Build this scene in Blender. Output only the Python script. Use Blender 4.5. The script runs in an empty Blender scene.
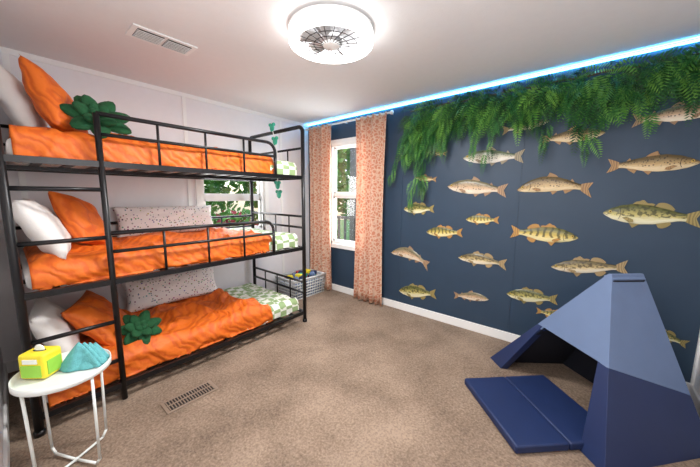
import bpy, bmesh, math, random
from mathutils import Vector, Matrix, noise
random.seed(7)
S=bpy.context.scene
S.view_settings.view_transform='Standard'
H=2.44; CH=1.40; YW=3.03; XW=-3.38; XR=.66; YS=-.13

# ---------------- materials
def new(name):
    m=bpy.data.materials.new(name); m.use_nodes=True
    nt=m.node_tree; b=nt.nodes['Principled BSDF']; return m,nt,b
def lin(c):
    return tuple([(x/255/12.92 if x/255<=.04045 else ((x/255+.055)/1.055)**2.4) for x in c])+(1,)
def mat(name,c,rough=.6,metal=0,var=.0,scale=20,bump=0,bscale=200,sheen=0):
    m,nt,b=new(name); col=lin(c)
    b.inputs['Base Color'].default_value=col; b.inputs['Roughness'].default_value=rough; b.inputs['Metallic'].default_value=metal
    tc=nt.nodes.new('ShaderNodeTexCoord')
    n=nt.nodes.new('ShaderNodeTexNoise'); n.inputs['Scale'].default_value=scale; n.inputs['Detail'].default_value=6
    nt.links.new(tc.outputs['Object'],n.inputs['Vector'])
    r=nt.nodes.new('ShaderNodeValToRGB'); v=var
    r.color_ramp.elements[0].position=.3; r.color_ramp.elements[1].position=.7
    r.color_ramp.elements[0].color=(col[0]*(1-v),col[1]*(1-v),col[2]*(1-v),1)
    r.color_ramp.elements[1].color=(min(1,col[0]*(1+v)),min(1,col[1]*(1+v)),min(1,col[2]*(1+v)),1)
    nt.links.new(n.outputs['Fac'],r.inputs['Fac']); nt.links.new(r.outputs['Color'],b.inputs['Base Color'])
    if bump:
        n2=nt.nodes.new('ShaderNodeTexNoise'); n2.inputs['Scale'].default_value=bscale; n2.inputs['Detail'].default_value=3
        nt.links.new(tc.outputs['Object'],n2.inputs['Vector'])
        bp=nt.nodes.new('ShaderNodeBump'); bp.inputs['Strength'].default_value=bump; bp.inputs['Distance'].default_value=.01
        nt.links.new(n2.outputs['Fac'],bp.inputs['Height']); nt.links.new(bp.outputs['Normal'],b.inputs['Normal'])
    return m
def emis(name,c,s):
    m,nt,b=new(name); b.inputs['Base Color'].default_value=c+(1,)
    b.inputs['Emission Color'].default_value=c+(1,); b.inputs['Emission Strength'].default_value=s; return m

M_white=mat('white_paint',(234,232,234),.6,var=.01)
M_trim=mat('trim_white',(240,240,238),.4,var=.01)
M_ceil=mat('ceiling_paint',(232,230,230),.8,var=.01,bump=.15,bscale=150)
M_blue=mat('navy_wall_paint',(42,63,84),.5,var=.04,scale=6)
M_black=mat('black_metal',(26,25,27),.35,metal=.3,var=.05)
M_mattress=mat('mattress_white',(235,232,228),.8,var=.02)
M_navy=mat('foam_navy',(24,42,84),.55,var=.06,scale=8)
M_slate=mat('foam_slate',(100,120,154),.6,var=.04,scale=8)
M_inshade=mat('tent_inner_shade',(16,21,36),.8,var=.05,scale=8)  # near-black colour standing in for the shade inside the tent
M_plush=mat('plush_green',(22,78,42),.9,var=.25,scale=30,bump=.4,bscale=120)
M_chrome=mat('brushed_steel',(190,190,192),.3,metal=.5,var=.03)
M_tablewhite=mat('powder_white',(232,236,232),.35,var=.01)
M_teal=mat('teal_knit',(104,180,184),.9,var=.15,scale=60,bump=.5)
M_yellow=mat('yellow_plastic',(240,220,50),.5,var=.05)
M_lime=mat('lime_green',(150,205,70),.5,var=.05)
M_tealp=mat('teal_ornament',(50,170,140),.5,var=.2)
M_pillow=mat('white_linen',(238,234,230),.85,var=.02,bump=.2,bscale=60)
M_ventmetal=mat('vent_beige',(150,132,116),.5,metal=.2,var=.03)
M_ventgrey=mat('vent_grey',(170,170,172),.5,var=.03)
M_basket=mat('basket_grey',(206,208,208),.6,var=.05)
M_dark=mat('vent_dark',(35,30,28),.8,var=.05)
M_grass=mat('grass',(110,150,70),.9,var=.3,scale=3)
M_bark=mat('bark',(90,76,64),.9,var=.3,scale=8)
M_foliage=mat('foliage',(116,166,70),.8,var=.6,scale=5)
M_fence=mat('fence_wood',(150,140,130),.8,var=.2)
M_red=mat('red_flowers',(200,70,80),.8,var=.3)

def carpet():
    m,nt,b=new('carpet_beige'); b.inputs['Roughness'].default_value=.95
    tc=nt.nodes.new('ShaderNodeTexCoord')
    a=nt.nodes.new('ShaderNodeTexNoise'); a.inputs['Scale'].default_value=2.6; a.inputs['Detail'].default_value=6
    f=nt.nodes.new('ShaderNodeTexNoise'); f.inputs['Scale'].default_value=75; f.inputs['Detail'].default_value=6; f.inputs['Roughness'].default_value=.7
    mx=nt.nodes.new('ShaderNodeMix'); mx.data_type='FLOAT'; mx.inputs[0].default_value=.60
    for n in (a,f): nt.links.new(tc.outputs['Object'],n.inputs['Vector'])
    nt.links.new(a.outputs['Fac'],mx.inputs[2]); nt.links.new(f.outputs['Fac'],mx.inputs[3])
    r=nt.nodes.new('ShaderNodeValToRGB'); e=r.color_ramp.elements
    e[0].position=.37; e[0].color=lin((104,86,71)); e[1].position=.63; e[1].color=lin((170,147,127))
    nt.links.new(mx.outputs[0],r.inputs['Fac']); nt.links.new(r.outputs['Color'],b.inputs['Base Color'])
    bp=nt.nodes.new('ShaderNodeBump'); bp.inputs['Strength'].default_value=.7; bp.inputs['Distance'].default_value=.012
    nt.links.new(f.outputs['Fac'],bp.inputs['Height']); nt.links.new(bp.outputs['Normal'],b.inputs['Normal'])
    return m
M_carpet=carpet()

def orange():
    m,nt,b=new('orange_cotton'); b.inputs['Roughness'].default_value=.6
    tc=nt.nodes.new('ShaderNodeTexCoord')
    w=nt.nodes.new('ShaderNodeTexWave'); w.wave_type='BANDS'; w.bands_direction='DIAGONAL'
    w.inputs['Scale'].default_value=8; w.inputs['Distortion'].default_value=8; w.inputs['Detail'].default_value=3; w.inputs['Detail Scale'].default_value=1.0
    nt.links.new(tc.outputs['Object'],w.inputs['Vector'])
    r=nt.nodes.new('ShaderNodeValToRGB'); e=r.color_ramp.elements
    e[0].position=.0; e[0].color=lin((206,88,14)); e[1].position=.6; e[1].color=lin((224,108,22))
    nt.links.new(w.outputs['Fac'],r.inputs['Fac']); nt.links.new(r.outputs['Color'],b.inputs['Base Color'])
    bp=nt.nodes.new('ShaderNodeBump'); bp.inputs['Strength'].default_value=.4; bp.inputs['Distance'].default_value=.01
    nt.links.new(w.outputs['Fac'],bp.inputs['Height']); nt.links.new(bp.outputs['Normal'],b.inputs['Normal'])
    return m
M_orange=orange()
def checker():
    m,nt,b=new('green_check_fabric'); b.inputs['Roughness'].default_value=.8
    tc=nt.nodes.new('ShaderNodeTexCoord'); c=nt.nodes.new('ShaderNodeTexChecker'); c.inputs['Scale'].default_value=13
    mp=nt.nodes.new('ShaderNodeMapping'); mp.inputs['Location'].default_value=(.013,.011,.017)
    nt.links.new(tc.outputs['Object'],mp.inputs['Vector']); nt.links.new(mp.outputs['Vector'],c.inputs['Vector'])
    c.inputs['Color1'].default_value=lin((232,234,222)); c.inputs['Color2'].default_value=lin((150,174,122))
    nt.links.new(c.outputs['Color'],b.inputs['Base Color']); return m
M_check=checker()
def speck():
    m,nt,b=new('speckled_terrazzo_fabric'); b.inputs['Roughness'].default_value=.8
    tc=nt.nodes.new('ShaderNodeTexCoord'); v=nt.nodes.new('ShaderNodeTexVoronoi'); v.inputs['Scale'].default_value=42
    nt.links.new(tc.outputs['Object'],v.inputs['Vector'])
    r=nt.nodes.new('ShaderNodeValToRGB'); e=r.color_ramp.elements
    r.color_ramp.interpolation='CONSTANT'; e[0].position=0; e[0].color=(1,1,1,1); e[1].position=.27; e[1].color=(0,0,0,1)
    nt.links.new(v.outputs['Distance'],r.inputs['Fac'])
    hs=nt.nodes.new('ShaderNodeMix'); hs.data_type='RGBA'; hs.blend_type='MULTIPLY'; hs.inputs[0].default_value=1
    nt.links.new(v.outputs['Color'],hs.inputs[6]); hs.inputs[7].default_value=(.42,.4,.4,1)
    mx=nt.nodes.new('ShaderNodeMix'); mx.data_type='RGBA'; nt.links.new(r.outputs['Color'],mx.inputs[0])
    mx.inputs[6].default_value=lin((242,240,238)); nt.links.new(hs.outputs[2],mx.inputs[7])
    nt.links.new(mx.outputs[2],b.inputs['Base Color']); return m
M_speck=speck()
def curtainmat():
    m,nt,b=new('coral_trellis_fabric'); b.inputs['Roughness'].default_value=.85
    tc=nt.nodes.new('ShaderNodeTexCoord'); v=nt.nodes.new('ShaderNodeTexVoronoi'); v.feature='DISTANCE_TO_EDGE'; v.inputs['Scale'].default_value=24
    nt.links.new(tc.outputs['UV'],v.inputs['Vector'])
    r=nt.nodes.new('ShaderNodeValToRGB'); e=r.color_ramp.elements
    e[0].position=.04; e[0].color=lin((244,216,192)); e[1].position=.18; e[1].color=lin((224,160,130))
    nt.links.new(v.outputs['Distance'],r.inputs['Fac']); nt.links.new(r.outputs['Color'],b.inputs['Base Color'])
    t=nt.nodes.new('ShaderNodeBsdfTranslucent'); nt.links.new(r.outputs['Color'],t.inputs['Color'])
    mx=nt.nodes.new('ShaderNodeMixShader'); mx.inputs[0].default_value=.3
    nt.links.new(b.outputs[0],mx.inputs[1]); nt.links.new(t.outputs[0],mx.inputs[2]); nt.links.new(mx.outputs[0],nt.nodes['Material Output'].inputs['Surface'])
    return m
M_curt=curtainmat()
def glassmat():
    m,nt,b=new('window_glass'); t=nt.nodes.new('ShaderNodeBsdfTransparent'); g=nt.nodes.new('ShaderNodeBsdfGlossy'); g.inputs['Roughness'].default_value=.02
    mx=nt.nodes.new('ShaderNodeMixShader'); mx.inputs[0].default_value=.05
    nt.links.new(t.outputs[0],mx.inputs[1]); nt.links.new(g.outputs[0],mx.inputs[2]); nt.links.new(mx.outputs[0],nt.nodes['Material Output'].inputs['Surface']); return m
M_glass=glassmat()
def leafmat():
    m,nt,b=new('fern_leaf'); b.inputs['Roughness'].default_value=.55
    tc=nt.nodes.new('ShaderNodeTexCoord'); sp=nt.nodes.new('ShaderNodeSeparateXYZ'); nt.links.new(tc.outputs['UV'],sp.inputs[0])
    r=nt.nodes.new('ShaderNodeValToRGB'); e=r.color_ramp.elements
    e[0].position=.0; e[0].color=lin((12,46,20)); e[1].position=1; e[1].color=lin((108,162,60))
    x=r.color_ramp.elements.new(.5); x.color=lin((30,98,38))
    nt.links.new(sp.outputs['X'],r.inputs['Fac']); nt.links.new(r.outputs['Color'],b.inputs['Base Color']); return m
M_leaf=leafmat()

# ---------------- builder
class B:
    def __init__(s,name,mats): s.name=name; s.bm=bmesh.new(); s.mats=mats; s.uv=s.bm.loops.layers.uv.new('UVMap')
    def _mk(s,verts,m,smooth):
        fs=set(f for v in verts for f in v.link_faces)
        for f in fs: f.material_index=m; f.smooth=smooth
        return fs
    def box(s,c,d,rot=None,m=0,bev=0):
        mt=Matrix.Translation(c)
        if rot is not None: mt=mt@rot
        mt=mt@Matrix.Diagonal((d[0],d[1],d[2],1))
        r=bmesh.ops.create_cube(s.bm,size=1,matrix=mt)
        s._mk(r['verts'],m,False)
        if bev:
            es=list(set(e for v in r['verts'] for e in v.link_edges))
            rr=bmesh.ops.bevel(s.bm,geom=es,offset=bev,segments=3,affect='EDGES',profile=.5,material=m)
            for f in rr['faces']: f.smooth=True
    def bb(s,a,b,m=0,bev=0):
        s.box([(a[i]+b[i])/2 for i in range(3)],[abs(b[i]-a[i]) for i in range(3)],m=m,bev=bev)
    def cyl(s,p,q,r,r2=None,seg=12,m=0,smooth=True,caps=True):
        p=Vector(p);q=Vector(q);d=q-p
        rot=d.to_track_quat('Z','Y').to_matrix().to_4x4()
        rr=bmesh.ops.create_cone(s.bm,cap_ends=caps,segments=seg,radius1=r,radius2=r if r2 is None else r2,depth=d.length,matrix=Matrix.Translation((p+q)/2)@rot)
        s._mk(rr['verts'],m,smooth)
    def sph(s,c,r,sc=(1,1,1),rot=None,m=0,seg=14):
        mt=Matrix.Translation(c)
        if rot is not None: mt=mt@rot
        mt=mt@Matrix.Diagonal((sc[0],sc[1],sc[2],1))
        rr=bmesh.ops.create_uvsphere(s.bm,u_segments=seg,v_segments=max(6,seg//2+2),radius=r,matrix=mt)
        s._mk(rr['verts'],m,True); return rr['verts']
    def path(s,pts,r,m=0,seg=10):
        for i in range(len(pts)-1): s.cyl(pts[i],pts[i+1],r,m=m,seg=seg)
        for p in pts[1:-1]: s.sph(p,r,m=m,seg=8)
    def grid(s,fn,nu,nv,m=0,uvs=(1,1),smooth=True,closeu=False):
        vs=[[s.bm.verts.new(fn(i/nu,j/nv)) for j in range(nv+1)] for i in range(nu+1)]
        for i in range(nu):
            for j in range(nv):
                f=s.bm.faces.new((vs[i][j],vs[i+1][j],vs[i+1][j+1],vs[i][j+1])); f.material_index=m; f.smooth=smooth
                for l,(a,b) in zip(f.loops,((i,j),(i+1,j),(i+1,j+1),(i,j+1))): l[s.uv].uv=(a/nu*uvs[0],b/nv*uvs[1])
        return vs
    def poly(s,pts,m=0,uv=None):
        try:
            f=s.bm.faces.new([s.bm.verts.new(p) for p in pts]); f.material_index=m
            if uv:
                for l,u in zip(f.loops,uv): l[s.uv].uv=u
            return f
        except Exception: pass
    def prism(s,pts,off,m=0):
        off=Vector(off); a=[s.bm.verts.new(Vector(p)) for p in pts]; b=[s.bm.verts.new(Vector(p)+off) for p in pts]
        fs=[s.bm.faces.new(a),s.bm.faces.new(b[::-1])]
        n=len(pts)
        for i in range(n): fs.append(s.bm.faces.new((a[i],b[i],b[(i+1)%n],a[(i+1)%n])))
        for f in fs: f.material_index=m
    def done(s,recalc=True,bevel=0,weld=False,solid=0):
        if weld: bmesh.ops.remove_doubles(s.bm,verts=s.bm.verts,dist=1e-4)
        if recalc: bmesh.ops.recalc_face_normals(s.bm,faces=s.bm.faces)
        lo=Vector((min(v.co.x for v in s.bm.verts),min(v.co.y for v in s.bm.verts),min(v.co.z for v in s.bm.verts)))
        hi=Vector((max(v.co.x for v in s.bm.verts),max(v.co.y for v in s.bm.verts),max(v.co.z for v in s.bm.verts)))
        c=(lo+hi)/2
        bmesh.ops.translate(s.bm,verts=s.bm.verts,vec=-c)
        me=bpy.data.meshes.new(s.name); s.bm.to_mesh(me); s.bm.free()
        for mm in s.mats: me.materials.append(mm)
        o=bpy.data.objects.new(s.name,me); o.location=c; S.collection.objects.link(o)
        if bevel:
            md=o.modifiers.new('Bevel','BEVEL'); md.width=bevel; md.segments=3; md.limit_method='ANGLE'
        if solid:
            md=o.modifiers.new('Solid','SOLIDIFY'); md.thickness=solid
        return o
def group(name,kids,loc):
    e=bpy.data.objects.new(name,None); e.location=loc; S.collection.objects.link(e); e.empty_display_size=.1
    for k in kids: k.parent=e; k.location=k.location-Vector(loc)
    return e

# ---------------- room shell
T=.12
WB=(-2.92,-2.18,.70,2.10)
WW=(1.42,2.24,.92,1.80)
b=B('floor',[M_carpet]); b.bb((XW-T,YS-T,-.1),(XR+T,YW+T,0)); b.done()
b=B('ceiling',[M_ceil]); b.bb((XW-T,YS-T,H),(XR+T,YW+T,H+.1)); b.done()
b=B('wall_north',[M_blue])
b.bb((XW-T,YW,0),(WB[0],YW+T,H)); b.bb((WB[1],YW,0),(XR+T,YW+T,H)); b.bb((WB[0],YW,0),(WB[1],YW+T,WB[2])); b.bb((WB[0],YW,WB[3]),(WB[1],YW+T,H))
b.done()
b=B('trim_1',[M_blue])
for x in (-1.75,-.53): b.bb((x-.008,YW-.004,.09),(x+.008,YW,H-.03))
b.done()
b=B('wall_west',[M_white])
b.bb((XW-T,YS,0),(XW,WW[0],H)); b.bb((XW-T,WW[1],0),(XW,YW,H)); b.bb((XW-T,WW[0],0),(XW,WW[1],WW[2])); b.bb((XW-T,WW[0],WW[3]),(XW,WW[1],H))
b.done()
b=B('trim_2',[M_trim])
for y in (.10,1.30,2.52): b.bb((XW,y-.018,.09),(XW+.008,y+.018,H-.04))
b.bb((XW,YS,H-.04),(XW+.012,YW,H))
b.done()
b=B('wall_east',[M_white]); b.bb((XR,YS,0),(XR+T,YW,H)); b.done()
b=B('wall_south',[M_white]); b.bb((XW-T,YS-T,0),(XR+T,YS,H)); b.done()
b=B('baseboard_north',[M_trim]); b.bb((XW,YW-.015,0),(XR,YW,.09)); b.done(bevel=.004)
b=B('baseboard_west',[M_trim]); b.bb((XW,YS,0),(XW+.015,YW-.02,.09)); b.done(bevel=.004)
b=B('baseboard_east',[M_trim]); b.bb((XR-.015,YS,0),(XR,YW-.02,.09)); b.done(bevel=.004)
b=B('baseboard_south',[M_trim]); b.bb((XW+.02,YS,0),(XR-.02,YS+.015,.09)); b.done(bevel=.004)
b=B('trim_3',[M_trim]); b.bb((XR-.012,YW-.03,.09),(XR,YW-.001,H-.03)); b.done()

def window(name,axis,a0,a1,z0,z1,wall):
    def P(a,d,z): return (a,wall+d,z) if axis=='x' else (wall-d,a,z)
    b=B(name,[M_trim,M_glass])
    def bx(a,d,z,a2,d2,z2,m=0): b.bb(P(a,d,z),P(a2,d2,z2),m=m)
    c=.055
    bx(a0-c,-.015,z0-c,a0,.0,z1+c); bx(a1,-.015,z0-c,a1+c,0,z1+c); bx(a0,-.015,z1,a1,0,z1+c); bx(a0-.02,-.03,z0-c,a1+.02,0,z0)
    f=.035
    bx(a0,0,z0,a0+f,.1,z1); bx(a1-f,0,z0,a1,.1,z1); bx(a0,0,z0,a1,.1,z0+f); bx(a0,0,z1-f,a1,.1,z1)
    zm=(z0+z1)/2
    bx(a0+f,.03,zm-.025,a1-f,.07,zm+.025)
    for (za,zb,dd) in ((z0+f,zm-.02,.04),(zm+.02,z1-f,.06)):
        bx(a0+f,dd-.01,za,a0+f+.025,dd+.015,zb); bx(a1-f-.025,dd-.01,za,a1-f,dd+.015,zb)
        bx(a0+f,dd-.01,za,a1-f,dd+.015,za+.025); bx(a0+f,dd-.01,zb-.025,a1-f,dd+.015,zb)
        bx(a0+f,dd,za,a1-f,dd+.003,zb,m=1)
    return b.done()
window('window_1','x',*WB,YW)
window('window_2','y',*WW,XW)

# ---------------- outside
b=B('lawn',[M_grass]); b.bb((-18,-8,-.75),(10,18,-.65)); b.done()
def tree(loc,h,r,seed):
    rnd=random.Random(seed); b=B('tree',[M_bark,M_foliage]); x,y=loc
    b.cyl((x,y,-.65),(x,y,h*.75),.16,.08,m=0)
    for k in range(5):
        a=rnd.uniform(0,6.28); b.cyl((x,y,h*.45),(x+math.cos(a)*r*.6,y+math.sin(a)*r*.6,h*.8),.06,.03,m=0)
    for k in range(1500):
        a=rnd.uniform(0,6.28); e=rnd.uniform(-1,1); rr=r*rnd.uniform(.45,1); q=math.sqrt(1-e*e)
        c=Vector((x+math.cos(a)*q*rr,y+math.sin(a)*q*rr,h*.58+e*rr*1.3))
        d=Vector((rnd.gauss(0,1),rnd.gauss(0,1),rnd.gauss(0,1))).normalized(); u=d.orthogonal().normalized(); sz=rnd.uniform(.12,.26)
        b.poly([c-d*sz,c+u*sz*.5,c+d*sz,c-u*sz*.5],m=1)
    return b.done(recalc=False)
tree((-5.6,7.8),3.6,1.5,1); tree((-2.6,8.2),3.8,1.6,2); tree((-8.8,6.6),4,1.7,3); tree((-8.6,2.0),3.6,1.6,4); tree((-11.2,4.4),4.2,1.9,5)
def bush(loc,r,seed,mt):
    rnd=random.Random(seed); b=B('bush',[mt,M_foliage]); x,y=loc
    b.cyl((x,y,-.65),(x,y,-.3),.05,m=1)
    for k in range(900):
        a=rnd.uniform(0,6.28); e=rnd.uniform(-.6,1); q=math.sqrt(1-e*e); rr=r*rnd.uniform(.7,1)
        c=Vector((x+math.cos(a)*q*rr,y+math.sin(a)*q*rr,.25+e*rr))
        d=Vector((rnd.gauss(0,1),rnd.gauss(0,1),rnd.gauss(0,1))).normalized(); u=d.orthogonal().normalized(); sz=rnd.uniform(.05,.12)
        b.poly([c-d*sz,c+u*sz*.5,c+d*sz,c-u*sz*.5],m=0 if rnd.random()<.3 else 1)
    return b.done(recalc=False)
bush((-5.6,3.0),.85,11,M_red); bush((-5.4,1.1),.8,12,M_foliage); bush((-3.6,5.6),.8,13,M_foliage); bush((-5.8,5.2),.8,14,M_foliage)
b=B('porch_railing',[M_fence])
for i in range(26):
    x=-5.5+i*.16; b.bb((x-.015,4.1,-.65),(x+.015,4.14,.95))
b.bb((-5.6,4.08,.95),(-1.3,4.16,1.0)); b.bb((-3.42,4.06,-.65),(-3.32,4.16,2.6))
b.done()

# ---------------- bunk bed
XF=-2.34; XB=-3.33; Y0=.0; Y1=2.02; TOP=2.09
DK=[.11,.83,1.575]
b=B('frame',[M_black])
r=.02
for x in (XF,XB):
    for y in (Y0,Y1):
        b.cyl((x,y,.004),(x,y,TOP-.03),r,seg=16)
def arch(y,ztop,zb):
    c=.06; pts=[(XF,y,ztop-c)]
    for k in range(1,6):
        a=k/6*math.pi/2; pts.append((XF-c+c*math.cos(a),y,ztop-c+c*math.sin(a)))
    pts.append((XF-c,y,ztop)); pts.append((XB+c,y,ztop))
    for k in range(1,6):
        a=k/6*math.pi/2; pts.append((XB+c-c*math.sin(a),y,ztop-c+c*math.cos(a)))
    pts.append((XB,y,ztop-c)); b.path(pts,r)
for y in (Y0,Y1):
    arch(y,TOP,0)
    for d in DK:
        b.cyl((XF,y,d),(XB,y,d),.018)
        for dz in ((.34,.22) if d<1.5 else (.30,)): b.cyl((XF,y,d+dz),(XB,y,d+dz),.012)
        for k in range(1,4):
            x=XF+(XB-XF)*k/4; b.cyl((x,y,d),(x,y,d+(.34 if d<1.5 else .30)),.008,seg=8)
for d in DK:
    for x in (XF,XB): b.bb((x-.012,Y0,d-.018),(x+.012,Y1,d+.018))
    for k in range(1,14):
        y=Y0+(Y1-Y0)*k/14; b.bb((XB,y-.02,d-.006),(XF,y+.02,d+.006))
    b.bb(((XF+XB)/2-.015,Y0,d-.03),((XF+XB)/2+.015,Y1,d-.005))
def guard(x,ya,yb,d,hh,round_end=True):
    c=.09; zt=d+hh
    pts=[(x,ya,zt),(x,yb-c,zt)]
    for k in range(1,6):
        a=k/6*math.pi/2; pts.append((x,yb-c+c*math.sin(a),zt-c+c*math.cos(a)))
    pts+= [(x,yb,zt-c),(x,yb,d)]
    b.path(pts,.014)
    b.cyl((x,ya,zt-.12),(x,yb,zt-.12),.011)
    for k in range(1,4):
        y=ya+(yb-ya)*k/4; b.cyl((x,y,d),(x,y,zt),.009,seg=8)
YL=.40
guard(XF,YL,1.68,DK[2],.30); guard(XF,YL,1.64,DK[1],.315)
for d,hh in ((DK[2],.30),(DK[1],.30)):
    b.cyl((XB,Y0,d+hh),(XB,Y1,d+hh),.013); b.cyl((XB,Y0,d+hh-.13),(XB,Y1,d+hh-.13),.011)
    for k in range(1,5):
        y=Y0+(Y1-Y0)*k/5; b.cyl((XB,y,d),(XB,y,d+hh),.009,seg=8)
b.cyl((XF+.0,YL,.004),(XF+.0,YL,DK[2]+.30),.017)
for z in (.29,.56,1.12,1.42): b.cyl((XF,Y0,z),(XF,YL,z),.013)
for x in (XF,XB):
    for y in (Y0,Y1): b.cyl((x,y,0),(x,y,.03),.026)
frame=b.done()
kids=[frame]
for d in DK:
    b=B('mattress',[M_mattress]); b.bb((XB+.02,Y0+.03,d+.008),(XF-.075,Y1-.03,d+.12),bev=.035); kids.append(b.done())
group('triple_bunk_bed',kids,((XF+XB)/2,(Y0+Y1)/2,0))

def nz(x,y,z=0): return noise.noise(Vector((x,y,z)))
def blanket(name,mt,y0,y1,d,drop,seed,amp=.02,rise=.0,skew=0):
    b=B(name,[mt]); zt=d+.150+rise; w=(XF-XB)-.085; tot=w+drop
    def fn(u,v):
        s=u*tot; ye=y1-skew*max(0,1-s/w)+(.03*nz(s*5,2.2,seed) if skew else 0); y=y0+(ye-y0)*v
        cr=.06
        if s<w-cr: x=XB+.03+s; z=zt
        elif s<w-cr+cr*1.57:
            a=(s-w+cr)/cr; x=XB+.03+w-cr+cr*math.sin(a); z=zt-cr+cr*math.cos(a)
        else: x=XB+.03+w; z=zt-cr-(s-(w-cr+cr*1.57))
        rid=1-abs(nz(s*2.6+y*1.5,y*2.4-s*1.2,seed))*2.4
        n=amp*(nz(s*3,y*3,seed)+.4*nz(s*8,y*8,seed+3)+.9*max(0,rid)**3)
        if s<w-cr*.5: z+=abs(n)*1.3
        else: x+=min(abs(n)*.7,.020)
        edge=min(v,1-v)*(y1-y0)
        if edge<.05: z-=(1-edge/.05)**2*.03 if s<w-.06 else 0
        if s>=w: z+=.03*nz(y*3,seed)*(s-w)/drop
        z=max(z,d+.022)
        return (x,y,z)
    b.grid(fn,70,110); o=b.done(recalc=True,solid=0.01); return o
blanket('orange_comforter',M_orange,.05,1.70,DK[2],.17,1,amp=.026,rise=.03)
blanket('orange_comforter',M_orange,.05,1.66,DK[1],.18,2,amp=.032,rise=.02)
blanket('orange_comforter',M_orange,.05,1.63,DK[0],.17,3,amp=.048,rise=.03,skew=.22)
blanket('checkered_quilt',M_check,1.66,1.98,DK[2],.14,4,amp=.01)
blanket('checkered_quilt',M_check,1.62,1.98,DK[1],.14,5,amp=.01)
blanket('checkered_quilt',M_check,1.36,1.98,DK[0],.14,6,amp=.010)

def pillow(name,mt,c,w,h,t,nrm,up=(0,0,1),seed=0):
    n=Vector(nrm).normalized(); upv=Vector(up); ux=upv.cross(n).normalized(); uy=n.cross(ux).normalized()
    b=B(name,[mt]); c=Vector(c)
    def sg(sgn):
        def fn(u,v):
            a=2*u-1; q=2*v-1
            k=max(0,(1-abs(a)**2.6))*max(0,(1-abs(q)**2.6)); d=t/2*k**.5
            pinch=1-.07*((1-abs(q)**2)*abs(a)**6) ; pinch2=1-.07*(1-abs(a)**2)*abs(q)**6
            wr=.020*nz(a*2.5+seed,q*2.5,seed)*(k**.3)
            return c+ux*(a*w/2*pinch)+uy*(q*h/2*pinch2)+n*(sgn*d+wr)
        return fn
    b.grid(sg(1),26,26); b.grid(sg(-1),26,26)
    return b.done(weld=True)
zt=DK[2]+.17
pillow('white_pillow',M_pillow,(-3.0,.13,zt+.22),.55,.42,.16,(.15,1,.35),seed=1)
pillow('orange_pillow',M_orange,(-2.74,.28,zt+.20),.46,.44,.17,(.35,1,.42),up=(-.25,0,1),seed=2)
zt=DK[1]+.17
pillow('white_pillow',M_pillow,(-2.68,.14,zt+.18),.55,.40,.16,(.1,1,.5),seed=3)
pillow('orange_pillow',M_orange,(-2.88,.36,zt+.19),.42,.42,.16,(.5,1,.6),up=(-.3,0,1),seed=4)
pillow('speckled_pillow',M_speck,(XB+.13,1.03,zt+.14),.88,.29,.16,(1,0,.35),seed=5)
zt=DK[0]+.19
pillow('white_pillow',M_pillow,(-2.75,.14,zt+.18),.60,.38,.15,(.1,1,.5),seed=6)
pillow('orange_pillow',M_orange,(-2.78,.38,zt+.16),.52,.42,.16,(.4,1,.9),seed=7)
pillow('speckled_pillow',M_speck,(XB+.14,1.03,zt+.15),.86,.30,.17,(1,0,.35),seed=8)

def succ(c,R,tilt,seed):
    rnd=random.Random(seed); b=B('succulent_plush_cushion',[M_plush]); rot0=Matrix.Rotation(tilt,4,'Y')
    for ring,(n,el,l,w) in enumerate(((7,.1,1,.30),(6,.6,.8,.27),(4,1.1,.55,.22))):
        for k in range(n):
            a=k/n*6.283+ring*.4+rnd.uniform(-.1,.1)
            d=Vector((math.cos(a)*math.cos(el),math.sin(a)*math.cos(el),math.sin(el)))
            q=d.to_track_quat('X','Z').to_matrix().to_4x4()
            m=rot0@q
            L=R*l
            vs=b.sph((0,0,0),1,(1,1,1),seg=12)
            for v in vs:
                x,y,z=v.co; tx=(x+1)/2
                p=Vector((tx*L, y*w*R*(1.15-.35*tx), z*R*.15))
                v.co=(m@p)+Vector(c)
    b.sph(c,R*.22)
    return b.done()
succ((-2.52,.44,DK[2]+.30),.19,.9,1)
succ((-2.53,.56,DK[0]+.28),.15,.8,2)

b=B('teal_ornament_garland',[M_tealp,M_pillow])
pts=[(XF-.45+.0,Y1-.05,2.13),(XF-.40,Y1-.05,1.98),(XF-.34,Y1-.06,1.80),(XF-.36,Y1-.06,1.50),(XF-.34,Y1-.06,1.40)]
b.path(pts,.004,m=1,seg=6)
for i,p in enumerate(pts):
    if i==2: continue
    b.sph(p,.04,(1,.35,1.1))
    b.sph((p[0]-.03,p[1],p[2]+.03),.02); b.sph((p[0]+.03,p[1],p[2]+.03),.02)
b.done()

# ---------------- curtains
def curtain(x0,x1,seed):
    b=B('curtain_panel',[M_curt]); zt=2.36; zb=.015
    def fn(u,v):
        z=zb+(zt-zb)*v; ph=u*math.pi*2*5
        sp=1-.10*math.sin(v*math.pi)**1
        cx=(x0+x1)/2; x=cx+(x0+(x1-x0)*u-cx)*sp+.01*math.cos(ph*.5+seed)
        y=YW-.085-.035*math.sin(ph+seed+.6*nz(u*3,v*2,seed))*(.7+.3*(1-v))
        return (x,y,z)
    b.grid(fn,96,20,uvs=(.5*1.6,2.4)); return b.done(solid=.003)
cl=curtain(-3.25,-2.80,1); cr=curtain(-2.37,-1.92,2)
b=B('curtain_rod',[M_trim]); b.cyl((-3.32,YW-.085,2.345),(-1.86,YW-.085,2.345),.012); b.sph((-1.86,YW-.085,2.345),.022); b.sph((-3.32,YW-.085,2.345),.022)
for x in (-3.29,-2.6,-1.90): b.cyl((x,YW-.085,2.345),(x,YW,2.345),.008)
b.done()

# ---------------- LED strip
M_led=emis('led_blue',(.16,.62,1.0),12)
b=B('led_strip_light',[M_led,M_trim]); b.bb((XW+.02,YW-.012,H-.018),(XR-.02,YW-.004,H-.008)); b.bb((XW+.02,YW-.004,H-.022),(XR-.02,YW,H-.004),m=1); b.done()

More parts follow.
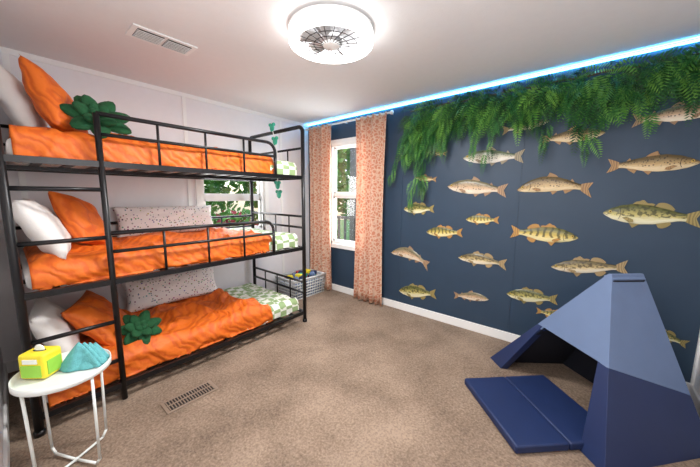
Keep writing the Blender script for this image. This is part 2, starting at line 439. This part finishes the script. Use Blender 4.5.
# ---------------- ceiling fan light
M_ring=emis('led_ring_white',(1,.99,.98),6)
M_dome=glassmat(); M_dome.name='clear_dome'
cx,cy=-1.37,1.43
def ringmesh(b,r0,r1,z0,z1,m,seg=64):
    prof=[(r0,z0),(r1,z0),(r1,z1),(r0,z1)]
    def fn(u,v):
        a=u*2*math.pi; k=int(round(v*4))%4; return (cx+prof[k][0]*math.cos(a),cy+prof[k][0]*math.sin(a),prof[k][1])
    b.grid(fn,seg,4,m=m,smooth=False)
b=B('body',[M_trim,M_ring,M_chrome,M_dark,M_ventgrey])
b.cyl((cx,cy,H-.03),(cx,cy,H),.15,seg=48)
ringmesh(b,.216,.264,H-.095,H-.03,1)
ringmesh(b,.175,.266,H-.032,H-.014,0)
b.cyl((cx,cy,H-.034),(cx,cy,H-.03),.216,seg=48,m=4)
b.cyl((cx,cy,H-.09),(cx,cy,H-.03),.065,.09,seg=32,m=2)
b.cyl((cx,cy,H-.105),(cx,cy,H-.09),.05,.06,seg=32,m=0)
for k in range(20):
    a=k/20*6.283; b.cyl((cx+.05*math.cos(a),cy+.05*math.sin(a),H-.10),(cx+.218*math.cos(a+.25),cy+.218*math.sin(a+.25),H-.09),.0022,seg=6,m=3)
for rr in (.11,.165):
    pts=[(cx+rr*math.cos(k/32*6.2832),cy+rr*math.sin(k/32*6.2832),H-.097) for k in range(33)]; b.path(pts,.0022,m=3,seg=6)
fb=b.done()
b=B('blades',[M_chrome])
for k in range(6):
    a=k/6*6.283
    def fn(u,v,a=a):
        rr=.06+.145*u; w=.03+.03*u; aa=a+(v-.5)*2*w/rr*.9; return (cx+rr*math.cos(aa),cy+rr*math.sin(aa),H-.065+(v-.5)*.03)
    b.grid(fn,6,4)
bl=b.done(solid=.002)
group('ceiling_fan_light',[fb,bl],(cx,cy,H))

# ---------------- vents
b=B('ceiling_vent',[M_trim,M_dark,M_ventgrey]); vx,vy=-2.36,.80
b.bb((vx-.09,vy-.19,H-.010),(vx+.09,vy+.19,H-.001))
for s in (-1,1):
    b.bb((vx-.066,vy+s*.085-.075,H-.012),(vx+.066,vy+s*.085+.075,H-.0095),m=1)
    for k in range(6):
        x=vx-.055+k*.022; b.box((x,vy+s*.085,H-.0155),(.003,.15,.012),Matrix.Rotation(-.6,4,'Y'),m=0)
b.done()
b=B('floor_vent',[M_ventmetal,M_dark]); vx,vy=-2.02,.70
b.bb((vx-.07,vy-.165,.0),(vx+.07,vy+.165,.008)); b.bb((vx-.052,vy-.145,.008),(vx+.052,vy+.145,.0095),m=1)
for k in range(17):
    y=vy-.14+k*.0175; b.bb((vx-.052,y-.003,.0095),(vx+.052,y+.003,.013))
b.bb((vx-.004,vy-.145,.0095),(vx+.004,vy+.145,.0135))
b.done()

# ---------------- play tent (hipped foam tent with a short ridge)
Lc=Vector((-.57,2.60,0)); Fc=Vector((.17,1.82,0)); Rc=Vector((.635,2.37,0)); Bc=Vector((-.08,2.985,0))
A1=Vector((.125,2.34,.955)); A2=Vector((.27,2.485,.955))
th=.05
b=B('panels',[M_navy,M_slate,M_inshade])
def face(P,Q,ap,aq,opening,kp=.52,kq=.52):
    n=(Q-P).cross(ap-P).normalized(); 
    cen=(Lc+Fc+Rc+Bc)/4
    if n.dot(P-cen)<0: n=-n
    off=-n*th; o2=-n*.006
    a=ap+(P-ap)*.02; a2=aq+(Q-aq)*.02
    p1=P+(ap-P)*(1-kp); q1=Q+(aq-Q)*(1-kq)
    def pan(pts,m):
        b.prism(pts,off,m=m)
        c=sum(pts,Vector((0,0,0)))/len(pts)
        b.prism([c+(p-c)*.97+off*1.01+Vector((0,0,.002)) for p in pts],o2,m=2)  # thin dark sheet behind each panel, paints the interior shade
    pan([a,p1,q1,a2],1)
    if opening:
        s0,s1=.15,.86
        pan([p1,P,P+(Q-P)*s0,p1+(q1-p1)*.08],0)
        pan([q1,Q,P+(Q-P)*s1,p1+(q1-p1)*.88],0)
    else: pan([p1,P,Q,q1],0)
face(Lc,Fc,A1,A1,True); face(Fc,Rc,A1,A2,False,.52,.70); face(Rc,Bc,A2,A2,False,.70,.52); face(Bc,Lc,A2,A1,False)
pan=b.done(bevel=.006)
b=B('floor_mat',[M_navy])
u=(Vector((-.185,1.65,0))-Vector((-.60,2.07,0))).normalized(); ang=math.atan2(u.y,u.x)
v=Vector((-u.y,u.x,0)); c0=Vector((-.227,2.05,.028))+v*.06; rot=Matrix.Rotation(ang,4,'Z')
b.box(c0-v*.159,(.60,.314,.05),rot,bev=.012); b.box(c0+v*.157,(.60,.314,.05),rot,bev=.012)
mt_=b.done()
group('foam_play_tent',[pan,mt_],(.04,2.4,0))

# ---------------- side table
tx,ty=-1.955,.11; th_=.505
b=B('side_table',[M_tablewhite])
R=.178
prof=[(0,th_),(R-.012,th_),(R-.004,th_+.004),(R,th_+.03),(R+.004,th_+.03),(R+.004,th_),(R-.01,th_-.008),(0,th_-.008)]
def fn(u,v):
    a=u*2*math.pi; q=prof[int(round(v*7))]; return (tx+q[0]*math.cos(a),ty+q[0]*math.sin(a),q[1])
b.grid(fn,56,7)
for k in range(4):
    a=k/4*6.283+.5
    top=Vector((tx+(R-.01)*math.cos(a),ty+(R-.01)*math.sin(a),th_-.002)); bot=Vector((tx+(R-.02)*math.cos(a),ty+(R-.02)*math.sin(a),.02))
    b.path([top,bot+Vector((0,0,.03)),bot+(Vector((tx,ty,.008))-bot)*.15,Vector((tx,ty,.012))],.0065,seg=10)
b.sph((tx,ty,.012),.011)
b.done(weld=True)
b=B('tissue_box',[M_yellow,M_lime,M_tablewhite,M_dark])
rz=Matrix.Rotation(.75,4,'Z'); r3=rz.to_3x3(); o=Vector((tx-.05,ty-.072,th_+.004))
b.box(o+Vector((0,0,.065)),(.12,.10,.125),rz,m=0,bev=.014)
b.box(o+r3@Vector((0,-.051,.045)),(.09,.006,.06),rz,m=1,bev=.002)
b.box(o+r3@Vector((0,-.052,.095)),(.065,.006,.022),rz,m=2,bev=.002)
b.box(o+r3@Vector((.061,0,.055)),(.006,.07,.07),rz,m=1,bev=.002)
b.sph(o+Vector((0,0,.127)),.03,(1,.45,.12),rot=rz,m=3)
b.sph(o+Vector((0,0,.134)),.026,(.9,.3,.9),rot=rz,m=2)
b.done()
b=B('folded_knit_cloth',[M_teal])
o=Vector((tx+.0,ty+.07,th_+.003)); rz=Matrix.Rotation(1.0,3,'Z')
# soft cloth folded into a leaning triangle, several layered folds
for L_ in range(4):
    sc=1-.10*L_
    def fn(u,v,L_=L_,sc=sc):
        a=2*u-1; hgt=.135*sc*v; wd=.098*sc*(1-v)**.85
        return o+rz@Vector((a*wd+.012*L_, -.035+.022*L_+.02*v+.010*math.sin(a*5+L_)*(1-v)-.012*(1-a*a), hgt+.004))
    b.grid(fn,16,14)
def fn(u,v):
    a=u*2*math.pi; rr=(1-v*v)**.5 if v<1 else 0
    return o+rz@Vector((.095*rr*math.cos(a),.052*rr*math.sin(a)*(1+.1*math.sin(5*a)),.05*v))
b.grid(fn,30,8)
b.done(solid=.006)

# ---------------- basket
bx0,bx1,by0,by1,bh=-3.27,-2.90,2.34,2.86,.27
b=B('frame',[M_basket])
for z in (.01,.05,.09,.13,.17,.21,.25,.27):
    e=.02*(z/.27)
    p=[(bx0-e,by0-e,z),(bx1+e,by0-e,z),(bx1+e,by1+e,z),(bx0-e,by1+e,z),(bx0-e,by0-e,z)]
    b.path(p,.009 if z<.26 else .015,seg=8); b.sph(p[0],.012,seg=8)
for i in range(13):
    t=i/12
    for (p,q) in (((bx0+(bx1-bx0)*t,by0,.01),(bx0-.02+(bx1-bx0+.04)*t,by0-.02,.27)),((bx0+(bx1-bx0)*t,by1,.01),(bx0-.02+(bx1-bx0+.04)*t,by1+.02,.27)),
                  ((bx1,by0+(by1-by0)*t,.01),(bx1+.02,by0-.02+(by1-by0+.04)*t,.27)),((bx0,by0+(by1-by0)*t,.01),(bx0-.02,by0-.02+(by1-by0+.04)*t,.27))):
        b.cyl(p,q,.007,seg=6)
b.bb((bx0,by0,.005),(bx1,by1,.014))
f1=b.done()
b=B('toys',[M_yellow,M_red,M_tealp,M_navy,M_pillow,M_slate])
b.bb((bx0+.01,by0+.01,.016),(bx1-.01,by1-.01,.19),m=5)
for i in range(34):
    p=(random.uniform(bx0+.05,bx1-.05),random.uniform(by0+.05,by1-.05),random.uniform(.20,.29))
    if i%2: b.sph(p,random.uniform(.03,.045),m=i%6)
    else: b.box(p,(.09,.06,.05),Matrix.Rotation(random.uniform(0,3),4,'Z'),m=(i//2)%6,bev=.008)
f2=b.done()
group('toy_basket',[f1,f2],((bx0+bx1)/2,(by0+by1)/2,0))

# ---------------- greenery garland
b=B('fern_garland',[M_leaf,M_bark])
rnd=random.Random(5)
def clampv(t):
    t.y=min(t.y,YW-.006); t.x=min(t.x,XR-.03); t.z=min(t.z,H-.035); return t
def frond(o,d,L,wk=.30,n=8):
    d=d.normalized(); tone=min(1,max(0,rnd.gauss(.45,.30)))
    side=d.cross(Vector((rnd.uniform(-.4,.4),-1,rnd.uniform(-.4,.4))))
    if side.length<.1: side=Vector((1,0,0))
    side.normalize(); p=Vector(o)
    for i in range(n):
        d2=(d+Vector((0,0,-.13*i))).normalized(); q=clampv(p+d2*L/n)
        w=L*wk*(1-i/n)**.6*(.65+.35*min(1,i/2))
        for s in (-1,1):
            t=clampv(q+side*s*w+d2*w*.7)
            m1=clampv(q+(t-q)*.45+d2*w*.20); m2=clampv(q+(t-q)*.45-d2*w*.17)
            tt=min(1,max(0,tone+rnd.uniform(-.12,.12)))
            b.poly([q.copy(),m1,t,m2],m=0,uv=[(tt*.8,0),(tt,0),(min(1,tt+.15),0),(tt,0)])
        p=q
def strand(X,Lv,thin=False):
    z=rnd.uniform(2.28,2.36); y=YW-rnd.uniform(.03,.12)
    q=Vector((X,y,z)); n=max(2,int(Lv/.07)); sway=rnd.uniform(-.02,.02)
    for i in range(n):
        q=q+Vector((sway+rnd.uniform(-.012,.012),rnd.uniform(-.01,.01),-max(.02,(Lv-.12))/n)); q.y=max(min(q.y,YW-.02),YW-.2); q.x=min(q.x,XR-.06)
        fr=i/n
        for kk in range(1 if (thin or fr>.6) else 2):
            sx=(1-.6*fr)*(.6 if thin else 1)
            d=Vector((rnd.uniform(-.9,.9)*sx,rnd.uniform(-.7,.05),rnd.uniform(-1.3,-.2 if fr>.2 else .1)))
            frond(q,d,rnd.uniform(.12,.18) if (thin and fr>.3) else rnd.uniform(.15,.25),n=9)
    frond(q,Vector((rnd.uniform(-.15,.15),-.12,-1)),rnd.uniform(.16,.24),wk=.24,n=10)
X=-1.60
i=0
while X<XR-.05:
    if X<-1.42: base=.84
    elif X<-1.25: base=.54
    elif X<-.6: base=.40
    elif X<.1: base=.42
    else: base=.33
    wob=.85+.3*(.5+.5*math.sin(X*9+1))*(1+.3*math.sin(X*23))
    for q in range(3): strand(X+rnd.uniform(-.02,.02),base*wob*rnd.uniform(.4,.8))
    frond(Vector((X,YW-.06,2.34)),Vector((rnd.uniform(-1,1),-.5,.1)),.2)
    frond(Vector((X+.02,YW-.04,2.32)),Vector((rnd.uniform(-1,1),-.3,-.6)),.22)
    if i%3==0 or X<-1.42: strand(X,base*wob*rnd.uniform(1.05,1.4),thin=True)
    X+=.05; i+=1
b.path([(-1.64,YW-.05,2.32)]+[(-1.64+i*.15,YW-.06,2.32+.01*(i%2)) for i in range(1,15)],.008,m=1,seg=6)
b.done(recalc=False)

# ---------------- fish decals
def fishmat(name,belly,side,back,spot,pattern):
    m,nt,bs=new(name); bs.inputs['Roughness'].default_value=.35
    uv=nt.nodes.new('ShaderNodeTexCoord'); sp=nt.nodes.new('ShaderNodeSeparateXYZ'); nt.links.new(uv.outputs['UV'],sp.inputs[0])
    n=nt.nodes.new('ShaderNodeTexNoise'); n.inputs['Scale'].default_value=9; n.inputs['Detail'].default_value=5; nt.links.new(uv.outputs['UV'],n.inputs['Vector'])
    ad=nt.nodes.new('ShaderNodeMath'); ad.operation='MULTIPLY_ADD'; ad.inputs[1].default_value=.25; nt.links.new(n.outputs['Fac'],ad.inputs[0]); 
    sb=nt.nodes.new('ShaderNodeMath'); sb.operation='SUBTRACT'; sb.inputs[1].default_value=.125; nt.links.new(sp.outputs['Y'],sb.inputs[0]); nt.links.new(sb.outputs[0],ad.inputs[2])
    r=nt.nodes.new('ShaderNodeValToRGB'); e=r.color_ramp.elements
    e[0].position=.15; e[0].color=lin(belly); e[1].position=.80; e[1].color=lin(back); x=r.color_ramp.elements.new(.46); x.color=lin(side)
    nt.links.new(ad.outputs[0],r.inputs['Fac'])
    mp=nt.nodes.new('ShaderNodeMapping'); nt.links.new(uv.outputs['UV'],mp.inputs['Vector'])
    thr=nt.nodes.new('ShaderNodeValToRGB'); te=thr.color_ramp.elements
    if pattern=='spots':
        mp.inputs['Scale'].default_value=(26,7,1); v=nt.nodes.new('ShaderNodeTexVoronoi'); v.inputs['Scale'].default_value=1; nt.links.new(mp.outputs[0],v.inputs['Vector'])
        nt.links.new(v.outputs['Distance'],thr.inputs['Fac']); te[0].position=.24; te[0].color=(1,1,1,1); te[1].position=.40; te[1].color=(0,0,0,1)
        lo=.30
    elif pattern=='bars':
        w=nt.nodes.new('ShaderNodeTexWave'); w.inputs['Scale'].default_value=2.6; w.inputs['Distortion'].default_value=3.5; w.inputs['Detail'].default_value=3; nt.links.new(mp.outputs[0],w.inputs['Vector'])
        nt.links.new(w.outputs['Fac'],thr.inputs['Fac']); te[0].position=.55; te[0].color=(0,0,0,1); te[1].position=.85; te[1].color=(1,1,1,1); lo=.3
    else:
        mp.inputs['Scale'].default_value=(14,5,1); v=nt.nodes.new('ShaderNodeTexNoise'); v.inputs['Scale'].default_value=1.3; v.inputs['Detail'].default_value=3; nt.links.new(mp.outputs[0],v.inputs['Vector'])
        nt.links.new(v.outputs['Fac'],thr.inputs['Fac']); te[0].position=.48; te[0].color=(0,0,0,1); te[1].position=.56; te[1].color=(1,1,1,1); lo=.35
    gt=nt.nodes.new('ShaderNodeMath'); gt.operation='GREATER_THAN'; gt.inputs[1].default_value=lo; nt.links.new(sp.outputs['Y'],gt.inputs[0])
    ml=nt.nodes.new('ShaderNodeMath'); ml.operation='MULTIPLY'; nt.links.new(thr.outputs['Color'],ml.inputs[0]); nt.links.new(gt.outputs[0],ml.inputs[1])
    m3=nt.nodes.new('ShaderNodeMath'); m3.operation='MULTIPLY'; m3.inputs[1].default_value=.8; nt.links.new(ml.outputs[0],m3.inputs[0])
    mx=nt.nodes.new('ShaderNodeMix'); mx.data_type='RGBA'; nt.links.new(m3.outputs[0],mx.inputs[0]); nt.links.new(r.outputs['Color'],mx.inputs[6]); mx.inputs[7].default_value=lin(spot)
    nt.links.new(mx.outputs[2],bs.inputs['Base Color'])
    return m
def finmat(name,c):
    m,nt,bs=new(name); uv=nt.nodes.new('ShaderNodeTexCoord'); w=nt.nodes.new('ShaderNodeTexWave'); w.inputs['Scale'].default_value=4; w.inputs['Distortion'].default_value=.4; nt.links.new(uv.outputs['UV'],w.inputs['Vector'])
    r=nt.nodes.new('ShaderNodeValToRGB'); e=r.color_ramp.elements; e[0].color=lin([x*.72 for x in c]); e[1].color=lin(c); nt.links.new(w.outputs['Fac'],r.inputs['Fac']); nt.links.new(r.outputs['Color'],bs.inputs['Base Color']); return m
SP={
 'brown':(fishmat('brown_trout_skin',(232,212,172),(186,156,104),(100,84,54),(44,34,26),'spots'),finmat('brown_trout_fin',(180,140,92)),1.15,'t'),
 'rainbow':(fishmat('rainbow_trout_skin',(236,232,222),(196,190,166),(104,112,84),(56,56,46),'spots'),finmat('rainbow_trout_fin',(160,148,120)),1.1,'t'),
 'salmon':(fishmat('salmon_skin',(240,228,206),(206,174,140),(116,108,80),(62,52,42),'spots'),finmat('salmon_fin',(180,146,112)),1.15,'t'),
 'bass':(fishmat('bass_skin',(240,236,200),(196,184,110),(96,98,50),(50,54,28),'blotch'),finmat('bass_fin',(170,152,92)),1.35,'b'),
 'perch':(fishmat('perch_skin',(244,232,176),(214,190,100),(108,104,54),(60,60,36),'bars'),finmat('perch_fin',(200,150,80)),1.22,'b'),
 'walleye':(fishmat('walleye_skin',(244,234,210),(204,182,128),(104,92,56),(62,52,34),'blotch'),finmat('walleye_fin',(186,160,114)),1.05,'b'),
}
M_eye=mat('fish_eye_gold',(226,190,90),.2,var=.02); M_pup=mat('fish_pupil',(10,10,10),.1,var=.0)
TP=[(0,.004),(.03,.026),(.1,.06),(.2,.095),(.35,.118),(.5,.11),(.65,.083),(.78,.05),(.86,.038)]
BT=[(0,-.008),(.04,-.034),(.12,-.066),(.25,-.09),(.4,-.1),(.55,-.09),(.7,-.058),(.8,-.038),(.86,-.036)]
def itp(t,x):
    for i in range(len(t)-1):
        if x<=t[i+1][0]:
            a=(x-t[i][0])/(t[i+1][0]-t[i][0]); a=a*a*(3-2*a)*.4+a*.6; return t[i][1]+(t[i+1][1]-t[i][1])*a
    return t[-1][1]
def fish(nm,sp,X,Z,L,ang,left=True,arch=0):
    skin,fin,hs,kind=SP[sp]
    b=B(nm,[skin,fin,M_eye,M_pup,M_dark]); ca,sa=math.cos(ang),math.sin(ang)
    def W(u,z,y):
        z=z+arch*(.25-(u-.5)**2)*1.0-arch*.12
        x=(u-.5)*(1 if left else -1)
        return Vector((min(XR-.02,X+L*(x*ca-z*sa)),YW-.006-y,Z+L*(x*sa+z*ca)))
    top=lambda u:itp(TP,u)*hs
    bot=lambda u:itp(BT,u)*hs
    thk=.035*L
    def body(u,v):
        uu=u*.86; t=top(uu); bo=bot(uu); q=2*v-1
        return W(uu,bo+(t-bo)*v,thk*math.sqrt(max(0,1-q*q))*min(1,(.02+uu*5))*(1-.55*uu)+.001)
    b.grid(body,34,10,m=0)
    def tail(u,v):
        uu=.85+.15*u*(1-.35*(1-abs(2*v-1))*u); hh=.036*hs+(.115*(1.0 if kind=='t' else 1.05)-.036*hs)*u**.8
        return W(uu,(2*v-1)*hh,.002)
    b.grid(tail,6,10,m=1,uvs=(.3,1))
    def fin_(u0,u1,hf,sgn,lean=.03):
        base=top if sgn>0 else bot
        def fn(u,v):
            uu=u0+(u1-u0)*u; return W(uu+lean*v*(1-.3*u),base(uu)*.93+sgn*hf(u)*v,.002)
        b.grid(fn,12,2,m=1,uvs=(1,.3))
    if kind=='t':
        fin_(.40,.54,lambda u:.075*(1-u)**.6*min(1,u*8+.3),1); fin_(.72,.76,lambda u:.03*(1-u)+.008,1,.02)
        fin_(.64,.74,lambda u:.06*(1-u)**.7,-1); fin_(.47,.54,lambda u:.05*(1-u)+.01,-1,.04)
    else:
        fin_(.30,.52,lambda u:.075*(math.sin(min(1,u*1.3+.12)*math.pi*.9)**.6)*(.85+.15*math.cos(u*60)),1); fin_(.54,.72,lambda u:.075*math.sin((u*.75+.2)*math.pi)**.7,1)
        fin_(.58,.71,lambda u:.075*math.sin((u*.7+.22)*math.pi)**.7,-1); fin_(.30,.38,lambda u:.07*(1-u)+.01,-1,.05)
    p0=W(.22,bot(.22)*.45,thk+.002)
    b.poly([p0,W(.27,bot(.25)*.30,thk+.004),W(.34,bot(.3)*.55,thk+.004),W(.35,bot(.3)*.85,thk+.004),W(.30,bot(.3)*.95,thk+.003)],m=1,uv=[(0,0),(0,.1),(.3,.15),(.3,.25),(.1,.3)])
    def disc(u,z,r,y,m): b.poly([W(u+r*math.cos(a/14*6.2832),z+r*math.sin(a/14*6.2832),y) for a in range(14)],m=m)
    ez=top(.075)*.38; ty_=thk*.52
    disc(.078,ez,.017,ty_+.004+.002,2); disc(.078,ez,.010,ty_+.0075,3)
    b.poly([W(0,-.006,.006),W(.06,-.022*hs,ty_*.9+.003),W(.062,-.027*hs,ty_*.9+.003),W(0,-.011,.006)],m=4)
    g=[]; 
    for i in range(9):
        q=i/8*2-1; g.append((.175+.02*(1-q*q),(top(.17)*.7*(q+1)/2+bot(.17)*.8*(1-q)/2)))
    for i in range(8):
        (a,z),(a2,z2)=g[i],g[i+1]; b.poly([W(a,z,thk+.0015),W(a2,z2,thk+.0015),W(a2+.006,z2,thk+.0015),W(a+.006,z,thk+.0015)],m=4)
    return b.done(recalc=False)
FL=[('rainbow',-.78,1.77,.54,-.04,1,0),('salmon',-.91,1.48,.57,-.08,1,.05),('brown',-1.45,1.59,.26,-.11,1,0),('brown',-1.34,1.86,.24,-.20,1,0),
('brown',-.19,1.89,.42,.03,0,0),('brown',-.28,1.48,.53,-.01,1,.35),('brown',.29,1.64,.47,0,0,0),('salmon',.38,1.97,.44,.05,0,0),
('bass',.32,1.27,.51,-.04,1,0),('perch',-.32,1.07,.50,-.02,0,0),('bass',-1.52,1.25,.38,.04,1,0),('perch',-.83,1.17,.31,.03,1,0),
('perch',-1.21,1.01,.40,.06,1,0),('salmon',-1.61,.68,.51,-.19,1,.5),('walleye',-.81,.76,.46,-.01,1,.1),('bass',-1.50,.27,.48,.13,1,0),
('salmon',-.89,.36,.35,.11,0,.1),('bass',-.36,.49,.40,.09,1,0),('walleye',.01,.83,.49,.15,1,0),('bass',.475,.40,.27,-.25,1,0),
('perch',-.18,.37,.26,0,0,0),('walleye',-.53,2.02,.36,.1,0,0)]
names={'rainbow':'rainbow_trout_decal','salmon':'salmon_decal','brown':'brown_trout_decal','bass':'bass_decal','perch':'perch_decal','walleye':'walleye_decal'}
for sp,X,Z,L,a,le,ar in FL: fish(names[sp],sp,X,Z,L,a,bool(le),ar)

# ---------------- lights
def area(name,loc,size,power,rot=(0,0,0),color=(1,1,1),sy=None,shape='RECTANGLE'):
    l=bpy.data.lights.new(name,'AREA'); l.energy=power; l.color=color; l.shape=shape; l.size=size
    if sy: l.size_y=sy
    o=bpy.data.objects.new(name,l); o.location=loc; o.rotation_euler=rot; S.collection.objects.link(o); return o
area('ceiling_lamp_light',(cx,cy,H-.115),.44,52,shape='DISK',color=(1,.99,.975))
area('daylight_window_1',((WB[0]+WB[1])/2,YW+.2,1.4),.7,24,rot=(math.radians(-90),0,0),sy=1.3,color=(.95,.98,1))
area('daylight_window_2',(XW-.2,(WW[0]+WW[1])/2,1.4),.8,16,rot=(0,math.radians(-90),0),sy=.8)
area('led_glow',((XW+XR)/2,YW-.03,H-.03),4.0,7,rot=(math.radians(150),0,0),sy=.02,color=(.07,.5,1))
p=bpy.data.lights.new('added_fill_light','POINT'); p.energy=38; p.shadow_soft_size=.35; p.color=(1,.995,.985)  # soft fill added near the camera to brighten the room, no real source
o=bpy.data.objects.new('added_fill_light',p); o.location=(-.45,.5,1.75); S.collection.objects.link(o)

w=bpy.data.worlds.new('World'); S.world=w; w.use_nodes=True; nt=w.node_tree
sk=nt.nodes.new('ShaderNodeTexSky')
try: sk.sky_type='NISHITA'; sk.sun_disc=False; sk.sun_elevation=math.radians(50)
except Exception as ex: print(ex)
nt.links.new(sk.outputs[0],nt.nodes['Background'].inputs[0]); nt.nodes['Background'].inputs[1].default_value=.45

f_px=288; yaw=math.radians(40); pitch=math.radians(7.6); roll=math.radians(.5)
Rm=Matrix.Rotation(yaw,3,'Z')@Matrix.Rotation(math.pi/2-pitch,3,'X')@Matrix.Rotation(roll,3,'Z')
cam=bpy.data.cameras.new('Camera'); cam.sensor_width=36; cam.lens=f_px/700*36; cam.clip_start=.02
co=bpy.data.objects.new('Camera',cam); co.matrix_world=Matrix.Translation((0,0,CH))@Rm.to_4x4(); S.collection.objects.link(co); S.camera=co
